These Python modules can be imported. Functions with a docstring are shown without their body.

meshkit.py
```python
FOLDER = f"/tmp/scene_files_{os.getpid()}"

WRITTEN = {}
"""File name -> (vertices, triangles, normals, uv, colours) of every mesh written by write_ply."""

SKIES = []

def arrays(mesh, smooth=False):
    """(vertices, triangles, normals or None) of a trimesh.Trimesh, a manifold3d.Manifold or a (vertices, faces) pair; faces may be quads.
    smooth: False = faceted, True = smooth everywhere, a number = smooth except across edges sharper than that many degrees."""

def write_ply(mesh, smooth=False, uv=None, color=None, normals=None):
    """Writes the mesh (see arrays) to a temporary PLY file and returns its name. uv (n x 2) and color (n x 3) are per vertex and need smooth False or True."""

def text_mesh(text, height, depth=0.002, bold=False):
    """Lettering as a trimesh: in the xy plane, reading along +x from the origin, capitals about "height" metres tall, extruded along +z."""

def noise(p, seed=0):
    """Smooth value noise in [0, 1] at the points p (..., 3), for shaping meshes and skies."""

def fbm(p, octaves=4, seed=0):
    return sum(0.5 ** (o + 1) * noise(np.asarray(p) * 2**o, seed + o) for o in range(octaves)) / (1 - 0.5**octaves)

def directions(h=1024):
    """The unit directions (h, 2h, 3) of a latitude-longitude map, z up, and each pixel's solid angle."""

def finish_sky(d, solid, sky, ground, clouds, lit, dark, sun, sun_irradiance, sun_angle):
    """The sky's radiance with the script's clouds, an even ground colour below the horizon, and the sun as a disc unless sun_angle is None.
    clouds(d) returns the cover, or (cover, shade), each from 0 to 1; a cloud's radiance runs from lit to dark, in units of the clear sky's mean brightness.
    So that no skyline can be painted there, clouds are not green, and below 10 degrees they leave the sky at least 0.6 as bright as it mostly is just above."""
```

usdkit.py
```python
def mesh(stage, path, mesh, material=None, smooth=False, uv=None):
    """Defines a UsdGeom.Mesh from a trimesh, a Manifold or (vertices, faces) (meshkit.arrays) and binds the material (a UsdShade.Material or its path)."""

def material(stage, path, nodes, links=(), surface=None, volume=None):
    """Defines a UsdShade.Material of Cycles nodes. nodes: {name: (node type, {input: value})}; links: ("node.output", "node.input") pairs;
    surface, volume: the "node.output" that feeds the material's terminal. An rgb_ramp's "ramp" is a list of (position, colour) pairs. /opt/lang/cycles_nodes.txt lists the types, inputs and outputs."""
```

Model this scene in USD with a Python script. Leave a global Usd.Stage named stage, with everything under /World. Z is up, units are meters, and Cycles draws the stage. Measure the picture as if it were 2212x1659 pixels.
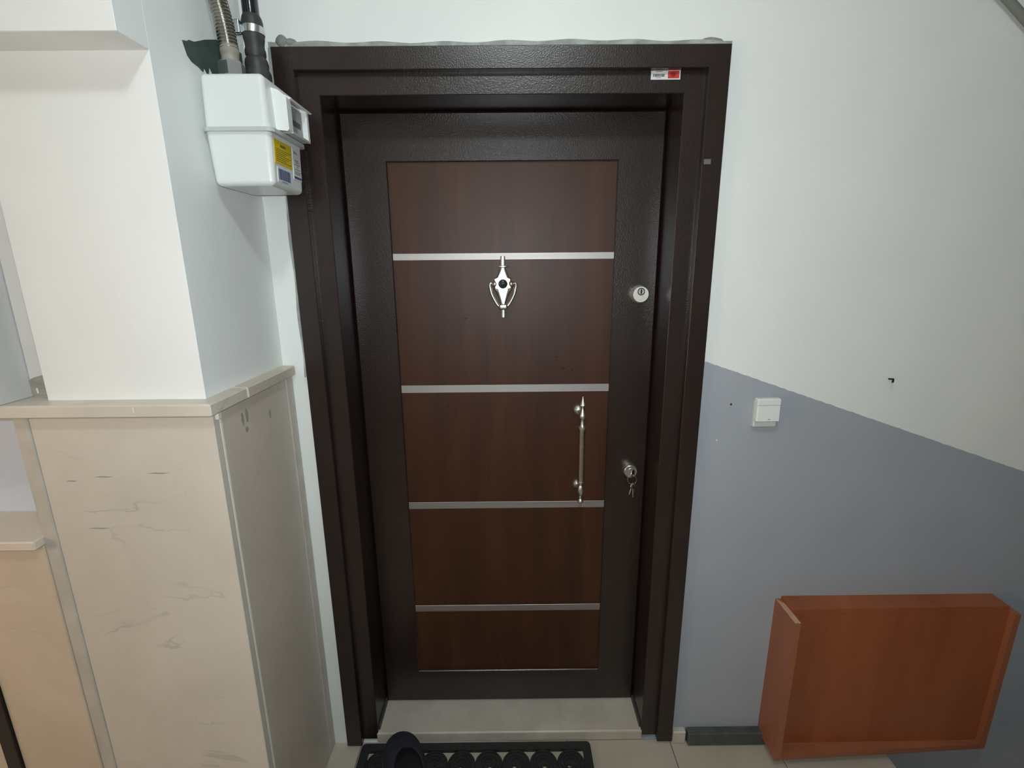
import math, random
import numpy as np
import trimesh
import shapely.geometry as sg
import meshkit, usdkit
from pxr import Usd, UsdGeom, UsdLux, Gf, Sdf

stage = Usd.Stage.CreateInMemory()
UsdGeom.SetStageUpAxis(stage, UsdGeom.Tokens.z)
UsdGeom.SetStageMetersPerUnit(stage, 1.0)
world = UsdGeom.Xform.Define(stage, '/World')
stage.SetDefaultPrim(world.GetPrim())
rng = random.Random(7)
PI = math.pi

# ------------------------------------------------------------------ camera, light, exposure
FPX, PITCH, YAW, ROLL = 1050.0, 0.2385, 0.0037, 0.0085
CAM = (0.0131, -1.3264, 1.5991)
EXPOSURE = 0.16
LAMP_POS, LAMP_R, LAMP_I, LAMP_COL = (0.05, -1.36, 2.84), 0.075, 95.0, (0.875, 1.0, 1.02)  # unseen ceiling lamp, lights the door wall and casts the beam shadow
CAMLIGHT_POS, CAMLIGHT_R, CAMLIGHT_I, CAMLIGHT_COL = (0.025, -1.335, 1.632), 0.008, 15800.0, (0.93, 1.0, 1.04)   # unseen light at the camera, brightest mid-view and weaker towards the corners
WARM_POS, WARM_R, WARM_I, WARM_COL = (-2.3, -1.35, 1.40), 0.09, 66.0, (1.0, 0.72, 0.52)  # out of view on the left, warms the pillar and marble
WORLD_COL, WORLD_I = (0.9, 1.0, 1.0), 0.0

cam = UsdGeom.Camera.Define(stage, '/World/camera')
cam.CreateHorizontalApertureAttr(36.0)
cam.CreateVerticalApertureAttr(27.0)
cam.CreateFocalLengthAttr(FPX * 36.0 / 2212)
cam.CreateClippingRangeAttr(Gf.Vec2f(0.01, 50))
cam.CreateExposureAttr(EXPOSURE)
cp, sp, cy_, sy_ = math.cos(PITCH), math.sin(PITCH), math.cos(YAW), math.sin(YAW)
fwd = np.array([sy_ * cp, cy_ * cp, -sp]); rt = np.array([cy_, -sy_, 0.0]); dn = np.cross(fwd, rt)
r2 = math.cos(ROLL) * rt + math.sin(ROLL) * dn
d2 = -math.sin(ROLL) * rt + math.cos(ROLL) * dn
M = np.eye(4); M[0, :3] = r2; M[1, :3] = -d2; M[2, :3] = -fwd; M[3, :3] = CAM
cam.AddTransformOp().Set(Gf.Matrix4d(*M.ravel().tolist()))


def sphere_light(path, pos, r, inten, col):
    l = UsdLux.SphereLight.Define(stage, path)
    l.CreateRadiusAttr(r); l.CreateIntensityAttr(inten); l.CreateColorAttr(Gf.Vec3f(*col))
    l.AddTranslateOp().Set(Gf.Vec3d(*pos))
    return l


# ------------------------------------------------------------------ helpers
names = {}


def numbered(parent, name):
    k = names.get((parent, name), 0)
    names[(parent, name)] = k + 1
    return name if k == 0 else f'{name}_{k:03d}'


def meta(p, label=None, cat=None, group=None, kind=None):
    for k, v in (('label', label), ('category', cat), ('group', group), ('kind', kind)):
        if v:
            p.SetCustomDataByKey(k, v)
    return p


def thing(name, label, cat, group=None, kind=None, loc=(0, 0, 0)):
    x = UsdGeom.Xform.Define(stage, '/World/' + numbered('/World', name))
    x.AddTranslateOp().Set(Gf.Vec3d(*loc))
    return meta(x.GetPrim(), label, cat, group, kind)


def obj(name, mesh, mat, parent=None, smooth=False, label=None, cat=None, kind=None, group=None):
    pp = str(parent.GetPath()) if parent is not None else '/World'
    m = usdkit.mesh(stage, pp + '/' + numbered(pp, name), mesh, mat, smooth)
    return meta(m.GetPrim(), label, cat, group, kind)


def cat_(*ms):
    return trimesh.util.concatenate([m for m in ms])


def hull(pts):
    return trimesh.convex.convex_hull(np.asarray(pts, float))


def box(x0, x1, y0, y1, z0, z1, b=0.0):
    if b <= 0:
        m = trimesh.creation.box([x1 - x0, y1 - y0, z1 - z0])
        m.apply_translation([(x0 + x1) / 2, (y0 + y1) / 2, (z0 + z1) / 2])
        return m
    p = []
    for x, sx in ((x0, 1), (x1, -1)):
        for y, sy in ((y0, 1), (y1, -1)):
            for z, sz in ((z0, 1), (z1, -1)):
                p += [(x, y + sy * b, z + sz * b), (x + sx * b, y, z + sz * b), (x + sx * b, y + sy * b, z)]
    return hull(p)


def rbox(x0, x1, y0, y1, z0, z1, r, n=4):
    """box with rounded edges: hull of 8 sphere octants"""
    s = trimesh.creation.icosphere(2, 1.0).vertices if n > 2 else trimesh.creation.icosphere(1, 1.0).vertices
    p = []
    for x in (x0 + r, x1 - r):
        for y in (y0 + r, y1 - r):
            for z in (z0 + r, z1 - r):
                p.append(s * r + [x, y, z])
    return hull(np.vstack(p))


def lathe(prof, n=32, axis='z', center=(0, 0, 0), phase=0.0):
    """prof: (radius, h) list; closed at ends by radius 0 caps."""
    prof = [(0.0, prof[0][1])] * (prof[0][0] > 1e-6) + list(prof) + [(0.0, prof[-1][1])] * (prof[-1][0] > 1e-6)
    v, f = [], []
    idx = []
    for r, h in prof:
        if r < 1e-6:
            idx.append([len(v)] * n); v.append((0, 0, h))
        else:
            idx.append(list(range(len(v), len(v) + n)))
            for k in range(n):
                a = 2 * PI * k / n + phase
                v.append((r * math.cos(a), r * math.sin(a), h))
    for i in range(len(prof) - 1):
        for k in range(n):
            a, b, c, d = idx[i][k], idx[i][(k + 1) % n], idx[i + 1][(k + 1) % n], idx[i + 1][k]
            if a != b:
                f.append((a, b, c))
            if c != d:
                f.append((a, c, d))
    v = np.array(v, float)
    if axis == 'y':      # axis towards -y (out of the wall)
        v = np.stack([v[:, 0], -v[:, 2], v[:, 1]], 1)
    elif axis == 'x':
        v = np.stack([v[:, 2], v[:, 0], v[:, 1]], 1)
    m = trimesh.Trimesh(v + np.array(center), f, process=False)
    return m


def tube(path, rad, n=14, closed=False):
    P = np.asarray(path, float)
    R = np.full(len(P), rad) if np.ndim(rad) == 0 else np.asarray(rad, float)
    T = np.gradient(P, axis=0) if not closed else np.roll(P, -1, 0) - np.roll(P, 1, 0)
    T /= np.linalg.norm(T, axis=1, keepdims=True)
    u = np.cross(T[0], [0.3, 0.5, 0.81]); u /= np.linalg.norm(u)
    v, f = [], []
    for i in range(len(P)):
        u = u - T[i] * (u @ T[i]); u /= np.linalg.norm(u)
        w = np.cross(T[i], u)
        for k in range(n):
            a = 2 * PI * k / n
            v.append(P[i] + R[i] * (math.cos(a) * u + math.sin(a) * w))
    m = len(P)
    for i in range(m if closed else m - 1):
        j = (i + 1) % m
        for k in range(n):
            l = (k + 1) % n
            a, b, c, d = i * n + k, i * n + l, j * n + l, j * n + k
            f += [(a, b, c), (a, c, d)]
    if not closed:
        for i, s in ((0, 1), (m - 1, -1)):
            c = len(v); v.append(P[i])
            for k in range(n):
                a, b = i * n + k, i * n + (k + 1) % n
                f.append((c, b, a) if s == 1 else (c, a, b))
    return trimesh.Trimesh(np.array(v), f, process=False)


def spline(pts, n=40):
    from scipy.interpolate import CubicSpline
    P = np.asarray(pts, float)
    t = np.r_[0, np.cumsum(np.linalg.norm(np.diff(P, axis=0), axis=1))]
    return CubicSpline(t, P)(np.linspace(0, t[-1], n))


def plate(poly, y0, y1):
    """shapely polygon in (x, z), extruded from y0 (front) to y1 (back)"""
    m = trimesh.creation.extrude_polygon(poly, y1 - y0, engine='earcut')
    v = m.vertices
    return trimesh.Trimesh(np.stack([v[:, 0], y0 + v[:, 2], v[:, 1]], 1), m.faces[:, ::-1], process=False)


def plate_x(poly, x0, x1):
    """shapely polygon in (y, z), extruded from x0 to x1"""
    m = trimesh.creation.extrude_polygon(poly, x1 - x0, engine='earcut')
    v = m.vertices
    return trimesh.Trimesh(np.stack([x0 + v[:, 2], v[:, 0], v[:, 1]], 1), m.faces, process=False)


def plate_z(poly, z0, z1):
    m = trimesh.creation.extrude_polygon(poly, z1 - z0, engine='earcut')
    m.apply_translation([0, 0, z0])
    return m


def mitred(side, a, t, prof, z0):
    """moulding bar round a doorway; prof = (outward offset, y); side -1 / 1 jambs, 0 head"""
    v = []
    for o, y in prof:
        if side:
            v += [(side * (a + o), y, z0), (side * (a + o), y, t + o)]
        else:
            v += [(-(a + o), y, t + o), (a + o, y, t + o)]
    n = len(prof); f = []
    for i in range(n):
        j = (i + 1) % n
        f += [(2 * i, 2 * j, 2 * j + 1), (2 * i, 2 * j + 1, 2 * i + 1)]
    for i in range(1, n - 1):
        f += [(0, 2 * i + 2, 2 * i), (1, 2 * i + 1, 2 * i + 3)]
    m = trimesh.Trimesh(np.array(v, float), f, process=False)
    m.fix_normals()
    return m


def frame(ox0, ox1, oz0, oz1, ix0, ix1, iz0, iz1, y0, y1, b, bo):
    """rectangular frame with bevelled inner and outer front edges"""
    def ring(x0, x1, z0, z1, y):
        return [(x0, y, z0), (x1, y, z0), (x1, y, z1), (x0, y, z1)]
    loops = [ring(ox0, ox1, oz0, oz1, y1), ring(ox0, ox1, oz0, oz1, y0 + bo), ring(ox0 + bo, ox1 - bo, oz0 + bo, oz1 - bo, y0),
             ring(ix0 - b, ix1 + b, iz0 - b, iz1 + b, y0), ring(ix0, ix1, iz0, iz1, y0 + b), ring(ix0, ix1, iz0, iz1, y1)]
    v = [p for l in loops for p in l]; f = []
    for i in range(len(loops)):
        j = (i + 1) % len(loops)
        for k in range(4):
            l = (k + 1) % 4
            a, b_, c, d = 4 * i + k, 4 * i + l, 4 * j + l, 4 * j + k
            f += [(a, b_, c), (a, c, d)]
    m = trimesh.Trimesh(np.array(v, float), f, process=False)
    m.fix_normals()
    return m


# ------------------------------------------------------------------ materials
L = '/World/Looks/'
UsdGeom.Scope.Define(stage, '/World/Looks')


def simple(name, col, rough=0.5, metal=0.0, bump=None, spec=0.5, coat=0.0, coat_rough=0.1):
    n = {'p': ('principled_bsdf', {'base_color': col, 'roughness': rough, 'metallic': metal, 'specular_ior_level': spec, 'coat_weight': coat, 'coat_roughness': coat_rough})}
    l = []
    if bump:
        sc, st = bump
        n['g'] = ('geometry', {}); n['t'] = ('noise_texture', {'scale': sc, 'detail': 3.0})
        n['b'] = ('bump', {'strength': st, 'distance': 0.002})
        l += [('g.position', 't.vector'), ('t.fac', 'b.height'), ('b.normal', 'p.normal')]
    return usdkit.material(stage, L + name, n, l, surface='p.BSDF')


def mottled(name, c1, c2, scale, rough=0.5, stretch=(1, 1, 1), detail=4.0, bump=None, spec=0.5, lo=0.3, hi=0.7, distortion=0.0, metal=0.0):
    n = {'g': ('geometry', {}), 'm': ('mapping', {'scale': stretch}), 't': ('noise_texture', {'scale': scale, 'detail': detail, 'distortion': distortion}),
         'r': ('rgb_ramp', {'ramp': [(0.0, c1), (lo, c1), (hi, c2), (1.0, c2)]}),
         'p': ('principled_bsdf', {'roughness': rough, 'specular_ior_level': spec, 'metallic': metal})}
    l = [('g.position', 'm.vector'), ('m.vector', 't.vector'), ('t.fac', 'r.fac'), ('r.color', 'p.base_color')]
    if bump:
        sc, st = bump
        n['t2'] = ('noise_texture', {'scale': sc, 'detail': 2.0}); n['b'] = ('bump', {'strength': st, 'distance': 0.002})
        l += [('g.position', 't2.vector'), ('t2.fac', 'b.height'), ('b.normal', 'p.normal')]
    return usdkit.material(stage, L + name, n, l, surface='p.BSDF')


white_paint = mottled('white_paint', (0.77, 0.795, 0.775), (0.81, 0.825, 0.805), 5.0, 0.6, bump=(90, 0.12), spec=0.3)
ceil_paint = simple('ceiling_paint', (0.60, 0.60, 0.57), 0.7)  # greyed tone lessens light bounced from the unseen ceiling
warm_lit_white = mottled('warm_lit_paint', (0.74, 0.69, 0.64), (0.79, 0.75, 0.70), 6.0, 0.6, bump=(90, 0.1), spec=0.3)  # white paint with the pink of warm light put into its colour
grey_gloss = mottled('grey_niche_paint', (0.53, 0.60, 0.70), (0.60, 0.67, 0.76), 5.0, 0.4)
lip_white = simple('joint_white', (0.72, 0.69, 0.63), 0.6)
jamb_paint = mottled('grey_jamb_paint', (0.50, 0.50, 0.49), (0.56, 0.555, 0.54), 5.0, 0.45)

# back wall: white above a slanting painted boundary, grey below
n = {'g': ('geometry', {}), 's': ('separate_xyz', {}),
     'k': ('math', {'math_type': 'multiply_add', 'value2': -0.3497, 'value3': 1.5296}),
     'nz': ('noise_texture', {'scale': 60.0, 'detail': 2.0}), 'nm': ('math', {'math_type': 'multiply_add', 'value2': 0.006, 'value3': -0.003}),
     'ka': ('math', {'math_type': 'add'}), 'gt': ('math', {'math_type': 'greater_than'}),
     'xg': ('math', {'math_type': 'less_than', 'value2': 0.0}), 'mx': ('math', {'math_type': 'maximum'}),
     't': ('noise_texture', {'scale': 4.0, 'detail': 4.0}),
     'rw': ('rgb_ramp', {'ramp': [(0.3, (0.77, 0.795, 0.765)), (0.7, (0.81, 0.825, 0.79))]}),
     'rg': ('rgb_ramp', {'ramp': [(0.3, (0.352, 0.375, 0.415)), (0.7, (0.375, 0.395, 0.43))]}),
     'c': ('mix', {}), 't2': ('noise_texture', {'scale': 90.0, 'detail': 2.0}), 'b': ('bump', {'strength': 0.12, 'distance': 0.002}),
     'p': ('principled_bsdf', {'roughness': 0.55, 'specular_ior_level': 0.3})}
wall_mat = usdkit.material(stage, L + 'two_tone_paint', n, [
    ('g.position', 's.vector'), ('s.x', 'k.value1'), ('g.position', 'nz.vector'), ('nz.fac', 'nm.value1'), ('k.value', 'ka.value1'), ('nm.value', 'ka.value2'),
    ('s.z', 'gt.value1'), ('ka.value', 'gt.value2'), ('s.x', 'xg.value1'), ('gt.value', 'mx.value1'), ('xg.value', 'mx.value2'),
    ('g.position', 't.vector'), ('t.fac', 'rw.fac'), ('t.fac', 'rg.fac'), ('mx.value', 'c.fac'), ('rg.color', 'c.color1'), ('rw.color', 'c.color2'),
    ('g.position', 't2.vector'), ('t2.fac', 'b.height'), ('b.normal', 'p.normal'), ('c.color', 'p.base_color')], surface='p.BSDF')
# unseen walls: pale above, dark below, toned for reflections in the door
n2 = {'g': ('geometry', {}), 's': ('separate_xyz', {}), 'gt': ('math', {'math_type': 'greater_than', 'value2': 1.3}),
      'c': ('mix', {'color1': (0.17, 0.18, 0.19), 'color2': (0.76, 0.78, 0.76)}), 'p': ('principled_bsdf', {'roughness': 0.6, 'specular_ior_level': 0.3})}
unseen_wall_mat = usdkit.material(stage, L + 'unseen_wall_paint', n2, [('g.position', 's.vector'), ('s.z', 'gt.value1'), ('gt.value', 'c.fac'), ('c.color', 'p.base_color')], surface='p.BSDF')


def marble(name, a, b, vein, rough=0.35):
    n = {'g': ('geometry', {}), 't': ('noise_texture', {'scale': 3.2, 'detail': 6.0, 'roughness': 0.6, 'distortion': 0.6}),
         'r': ('rgb_ramp', {'ramp': [(0.25, a), (0.75, b)]}),
         'm': ('mapping', {'scale': (1.0, 1.0, 3.4), 'rotation': (0.0, 0.12, 0.0)}),
         'v': ('noise_texture', {'scale': 2.3, 'detail': 5.0, 'distortion': 0.8}),
         'vr': ('rgb_ramp', {'ramp': [(0.0, (0, 0, 0)), (0.485, (0, 0, 0)), (0.5, (1, 1, 1)), (0.515, (0, 0, 0)), (1.0, (0, 0, 0))]}),
         'k': ('noise_texture', {'scale': 6.0, 'detail': 2.0}), 'kr': ('rgb_ramp', {'ramp': [(0.52, (0, 0, 0)), (0.66, (0.38, 0.38, 0.38))]}),
         'mm': ('mix', {'mix_type': 'multiply', 'fac': 1.0}), 'bw': ('rgb_to_bw', {}),
         'c': ('mix', {'color2': vein}), 'p': ('principled_bsdf', {'roughness': rough, 'specular_ior_level': 0.4})}
    return usdkit.material(stage, L + name, n, [
        ('g.position', 't.vector'), ('t.fac', 'r.fac'), ('g.position', 'm.vector'), ('m.vector', 'v.vector'), ('v.fac', 'vr.fac'),
        ('g.position', 'k.vector'), ('k.fac', 'kr.fac'), ('vr.color', 'mm.color1'), ('kr.color', 'mm.color2'), ('mm.color', 'bw.color'), ('bw.val', 'c.fac'),
        ('r.color', 'c.color1'), ('c.color', 'p.base_color')], surface='p.BSDF')


marble_mat = marble('beige_marble', (0.55, 0.50, 0.425), (0.66, 0.61, 0.53), (0.22, 0.20, 0.17))
marble_warm_lit = marble('warm_lit_marble', (0.54, 0.44, 0.33), (0.68, 0.57, 0.45), (0.34, 0.27, 0.20))  # warm light from the left put into the marble colour
marble_edge = mottled('marble_edge', (0.45, 0.415, 0.36), (0.55, 0.51, 0.45), 14.0, 0.45)
marble_side = marble('grey_beige_marble', (0.53, 0.46, 0.375), (0.62, 0.55, 0.46), (0.24, 0.21, 0.17))
sill_mat = mottled('worn_sill_marble', (0.43, 0.39, 0.325), (0.52, 0.475, 0.40), 16.0, 0.4)
smudge_mat = mottled('marble_smudge', (0.30, 0.26, 0.205), (0.38, 0.335, 0.27), 30.0, 0.5)
marble_pale = mottled('pale_marble', (0.62, 0.55, 0.46), (0.72, 0.64, 0.55), 6.0, 0.4)
floor_mats = [marble(f'floor_stone_{k}', tuple(c * s for c in (0.39, 0.345, 0.27)), tuple(c * s for c in (0.49, 0.44, 0.355)), (0.24, 0.21, 0.17), 0.4) for k, s in enumerate((0.95, 1.05))]
grout = simple('grout', (0.16, 0.14, 0.11), 0.8)
slate = mottled('dark_slate', (0.045, 0.055, 0.05), (0.085, 0.095, 0.09), 30.0, 0.35)
plaster_bare = mottled('bare_plaster', (0.30, 0.26, 0.21), (0.42, 0.37, 0.31), 18.0, 0.8, stretch=(1, 1, 3))
plaster_dark = mottled('dark_green_plaster', (0.035, 0.06, 0.055), (0.07, 0.10, 0.09), 22.0, 0.7)
mortar = mottled('grey_mortar', (0.19, 0.20, 0.18), (0.30, 0.31, 0.29), 40.0, 0.9, bump=(120, 0.6))
caulk = mottled('dirty_sealant', (0.22, 0.24, 0.22), (0.42, 0.445, 0.41), 30.0, 0.7)


def wood(name, a, b, c, scale, stretch, rough, bump_s, bump_st, spec=0.5):
    n = {'g': ('geometry', {}), 'm': ('mapping', {'scale': stretch}), 't': ('noise_texture', {'scale': scale, 'detail': 6.0, 'roughness': 0.6, 'distortion': 0.35}),
         'r': ('rgb_ramp', {'ramp': [(0.25, a), (0.5, b), (0.75, c)]}),
         't2': ('noise_texture', {'scale': bump_s, 'detail': 2.0}), 'b': ('bump', {'strength': bump_st, 'distance': 0.001}),
         'p': ('principled_bsdf', {'roughness': rough, 'specular_ior_level': spec})}
    return usdkit.material(stage, L + name, n, [('g.position', 'm.vector'), ('m.vector', 't.vector'), ('t.fac', 'r.fac'), ('r.color', 'p.base_color'),
                                                ('g.position', 't2.vector'), ('t2.fac', 'b.height'), ('b.normal', 'p.normal')], surface='p.BSDF')


dark_wood = wood('dark_brown_leatherette', (0.0145, 0.0078, 0.0060), (0.0185, 0.0100, 0.0078), (0.0235, 0.0128, 0.0100), 9.0, (1, 1, 0.5), 0.31, 300.0, 0.55, 0.65)
panel_wood = wood('walnut_veneer', (0.030, 0.0095, 0.0034), (0.047, 0.0150, 0.0052), (0.066, 0.0225, 0.0080), 13.0, (1, 1, 0.10), 0.48, 260.0, 0.10, 0.36)
stain_mat = wood('panel_stain', (0.024, 0.0075, 0.003), (0.034, 0.0110, 0.0042), (0.045, 0.015, 0.006), 13.0, (1, 1, 0.10), 0.6, 260.0, 0.1, 0.3)
jamb_metal = simple('jamb_grey_metal', (0.045, 0.045, 0.045), 0.5)
strip_metal = mottled('brushed_aluminium', (0.40, 0.375, 0.36), (0.46, 0.43, 0.415), 30.0, 0.55, stretch=(0.05, 1, 6), metal=1.0)
nickel = simple('polished_nickel', (0.78, 0.77, 0.73), 0.24, 1.0)
satin_nickel = simple('satin_nickel', (0.70, 0.68, 0.62), 0.36, 1.0)
steel_pale = simple('satin_steel_pale', (0.80, 0.80, 0.72), 0.42, 0.85)
grip_metal = mottled('champagne_grip', (0.46, 0.40, 0.31), (0.60, 0.53, 0.42), 40.0, 0.34, metal=1.0)
lens = simple('viewer_lens', (0.02, 0.02, 0.025), 0.06, 0.0, coat=1.0)
dark_metal = simple('dark_metal', (0.05, 0.05, 0.048), 0.35, 1.0)
black_hole = simple('keyhole_black', (0.004, 0.004, 0.004), 0.6)
meter_white = simple('meter_enamel', (0.74, 0.77, 0.745), 0.28, bump=(30, 0.05))
meter_plastic = simple('meter_plastic', (0.78, 0.80, 0.77), 0.4)
meter_seal = simple('flange_grey', (0.50, 0.53, 0.51), 0.4)
display_mat = mottled('display_pane', (0.20, 0.19, 0.19), (0.34, 0.33, 0.33), 30.0, 0.15)
yellow = simple('yellow_label', (0.70, 0.50, 0.02), 0.4)
print_dark = simple('printed_ink', (0.05, 0.05, 0.06), 0.5)
print_brown = simple('printed_brown', (0.20, 0.14, 0.02), 0.5)
print_blue = simple('printed_blue', (0.06, 0.08, 0.25), 0.45)
label_white = simple('label_paper', (0.68, 0.70, 0.70), 0.45)
label_grey = simple('label_smudge', (0.30, 0.31, 0.30), 0.5)
label_red = mottled('label_red', (0.50, 0.03, 0.03), (0.62, 0.06, 0.05), 90.0, 0.45)
label_red_dark = simple('label_red_dark', (0.30, 0.015, 0.02), 0.45)
hose_steel = mottled('hose_steel', (0.36, 0.34, 0.30), (0.52, 0.50, 0.45), 25.0, 0.25, metal=1.0)
nut_steel = simple('nut_zinc', (0.68, 0.70, 0.72), 0.30, 1.0)
tape = mottled('thread_tape', (0.22, 0.20, 0.16), (0.34, 0.31, 0.26), 60.0, 0.5)
pipe_black = simple('black_pipe', (0.008, 0.011, 0.018), 0.12, 0.0, coat=0.6)
rubber = mottled('black_rubber', (0.030, 0.031, 0.028), (0.050, 0.051, 0.047), 40.0, 0.5)
mat_rubber = mottled('mat_rubber', (0.010, 0.012, 0.011), (0.022, 0.024, 0.022), 60.0, 0.55)
slipper_cloth = mottled('navy_cloth', (0.010, 0.013, 0.020), (0.022, 0.025, 0.034), 50.0, 0.8, bump=(600, 0.5))
slipper_inside = simple('slipper_lining', (0.008, 0.007, 0.008), 0.9)
box_wood = wood('orange_beech_laminate', (0.24, 0.060, 0.020), (0.31, 0.088, 0.030), (0.36, 0.112, 0.038), 8.0, (1, 1, 0.12), 0.42, 200.0, 0.1)
box_board = wood('lit_laminate_boards', (0.26, 0.085, 0.040), (0.31, 0.11, 0.05), (0.35, 0.13, 0.062), 8.0, (1, 1, 0.12), 0.42, 200.0, 0.1)  # paler than the front panel: light on the boards put into their colour
box_edge = mottled('laminate_edge', (0.46, 0.27, 0.18), (0.54, 0.33, 0.23), 20.0, 0.5)
switch_plastic = simple('switch_plastic', (0.74, 0.77, 0.72), 0.35)
switch_base = simple('switch_box_plastic', (0.60, 0.63, 0.58), 0.4)
conduit_mat = simple('grey_conduit', (0.20, 0.22, 0.19), 0.5)
black_profile = simple('black_profile', (0.018, 0.013, 0.012), 0.5)
lamp_base = simple('lamp_plate', (0.8, 0.8, 0.8), 0.4)

# ------------------------------------------------------------------ room shell
YW = 0.02
w = thing('wall_back', 'white and slate grey painted wall holding the dark door', 'wall', kind='structure')
poly = sg.Polygon([(-0.64, -1.4), (4.4, -1.4), (4.4, 2.98), (-0.64, 2.98)], [[(-0.52, 0.0), (0.52, 0.0), (0.52, 2.085), (-0.52, 2.085)]])
obj('plaster', plate(poly, YW, 0.30), wall_mat, w)
# sealant bead along the casing and lumps of mortar
bead = []
xs = np.linspace(-0.562, 0.557, 60)
top = [2.1255 + 0.0015 * math.sin(9 * x) + 0.002 * math.sin(41 * x + 1) for x in xs]
obj('sealant_bead', plate(sg.Polygon([(x, z) for x, z in zip(xs, top)] + [(0.557, 2.114), (-0.562, 2.114)]), 0.006, YW + 0.004), caulk, w, label='dirty grey sealant along the top of the door casing')
zs_ = np.linspace(1.30, 2.114, 40)
obj('sealant_bead', plate(sg.Polygon([(-0.5625 - 0.002 * math.sin(31 * z), z) for z in zs_] + [(-0.554, 2.114), (-0.554, 1.30)]), 0.005, YW + 0.004), caulk, w, label='cracked sealant down the left edge of the casing')
lump = trimesh.creation.icosphere(3, 1.0)
lv = lump.vertices * (1 + 0.35 * (meshkit.fbm(lump.vertices * 1.7 + 3, 3, 5)[:, None] - 0.5))
l1 = trimesh.Trimesh(lv * [0.014, 0.012, 0.015] + [-0.530, 0.012, 2.128], lump.faces)
l2 = trimesh.Trimesh(lv[:, [1, 0, 2]] * [0.014, 0.010, 0.009] + [-0.510, 0.013, 2.127], lump.faces)
obj('mortar_lump', l1, mortar, w, smooth=60, label='grey mortar lump above the left corner of the casing')
obj('mortar_lump', l2, mortar, w, smooth=60, label='smaller mortar lump above the left corner of the casing')
obj('mortar_lump', trimesh.Trimesh(lv * [0.030, 0.006, 0.010] + [0.508, 0.012, 2.122], lump.faces), mortar, w, smooth=60, label='mortar smear above the right corner of the casing')
obj('plaster_patch', box(0.558, 0.603, 0.0, YW + 0.003, 0.0, 0.05, 0.004), marble_edge, w, label='pale plaster patch at the foot of the wall')
nailv = tube([(1.095, YW + 0.004, 1.276), (1.0945, 0.004, 1.279), (1.091, 0.0, 1.271)], 0.0028, 8)
obj('nail', nailv, dark_metal, w, label='small dark nail in the white wall')
obj('paint_chip', lathe([(0.0035, 0), (0.003, 0.0008)], 9, 'y', (0.650, YW, 1.205)), slate, w, label='dark paint chip left of the light switch')
obj('paint_chip', lathe([(0.0028, 0), (0.002, 0.0008)], 9, 'y', (0.619, YW, 1.096)), label_white, w, label='tiny white paint chip on the grey wall')

obj('ceiling', box(-2.7, 4.4, -4.5, 0.3, 2.98, 3.08), ceil_paint, label='unseen ceiling over the landing, greyed to lessen bounced light', cat='ceiling', kind='structure')
obj('unseen_wall_front', box(-2.6, 4.3, -3.3, -3.2, -1.4, 2.98), unseen_wall_mat, label='unseen wall opposite the door, toned for reflections in the door', cat='wall', kind='structure')  # out of view; pale upper part brightens reflections in the door
obj('unseen_wall_right', box(4.3, 4.4, -4.4, 0.02, -1.4, 2.98), unseen_wall_mat, label='unseen wall at the foot of the stairs, set far off to lessen bounced light', cat='wall', kind='structure')  # out of view, placed far off to weaken bounced light
obj('wall_side', box(-2.7, -2.6, -4.4, 0.0, 0.0, 2.98), warm_lit_white, label='painted wall at the left end of the landing', cat='wall', kind='structure')

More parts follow.
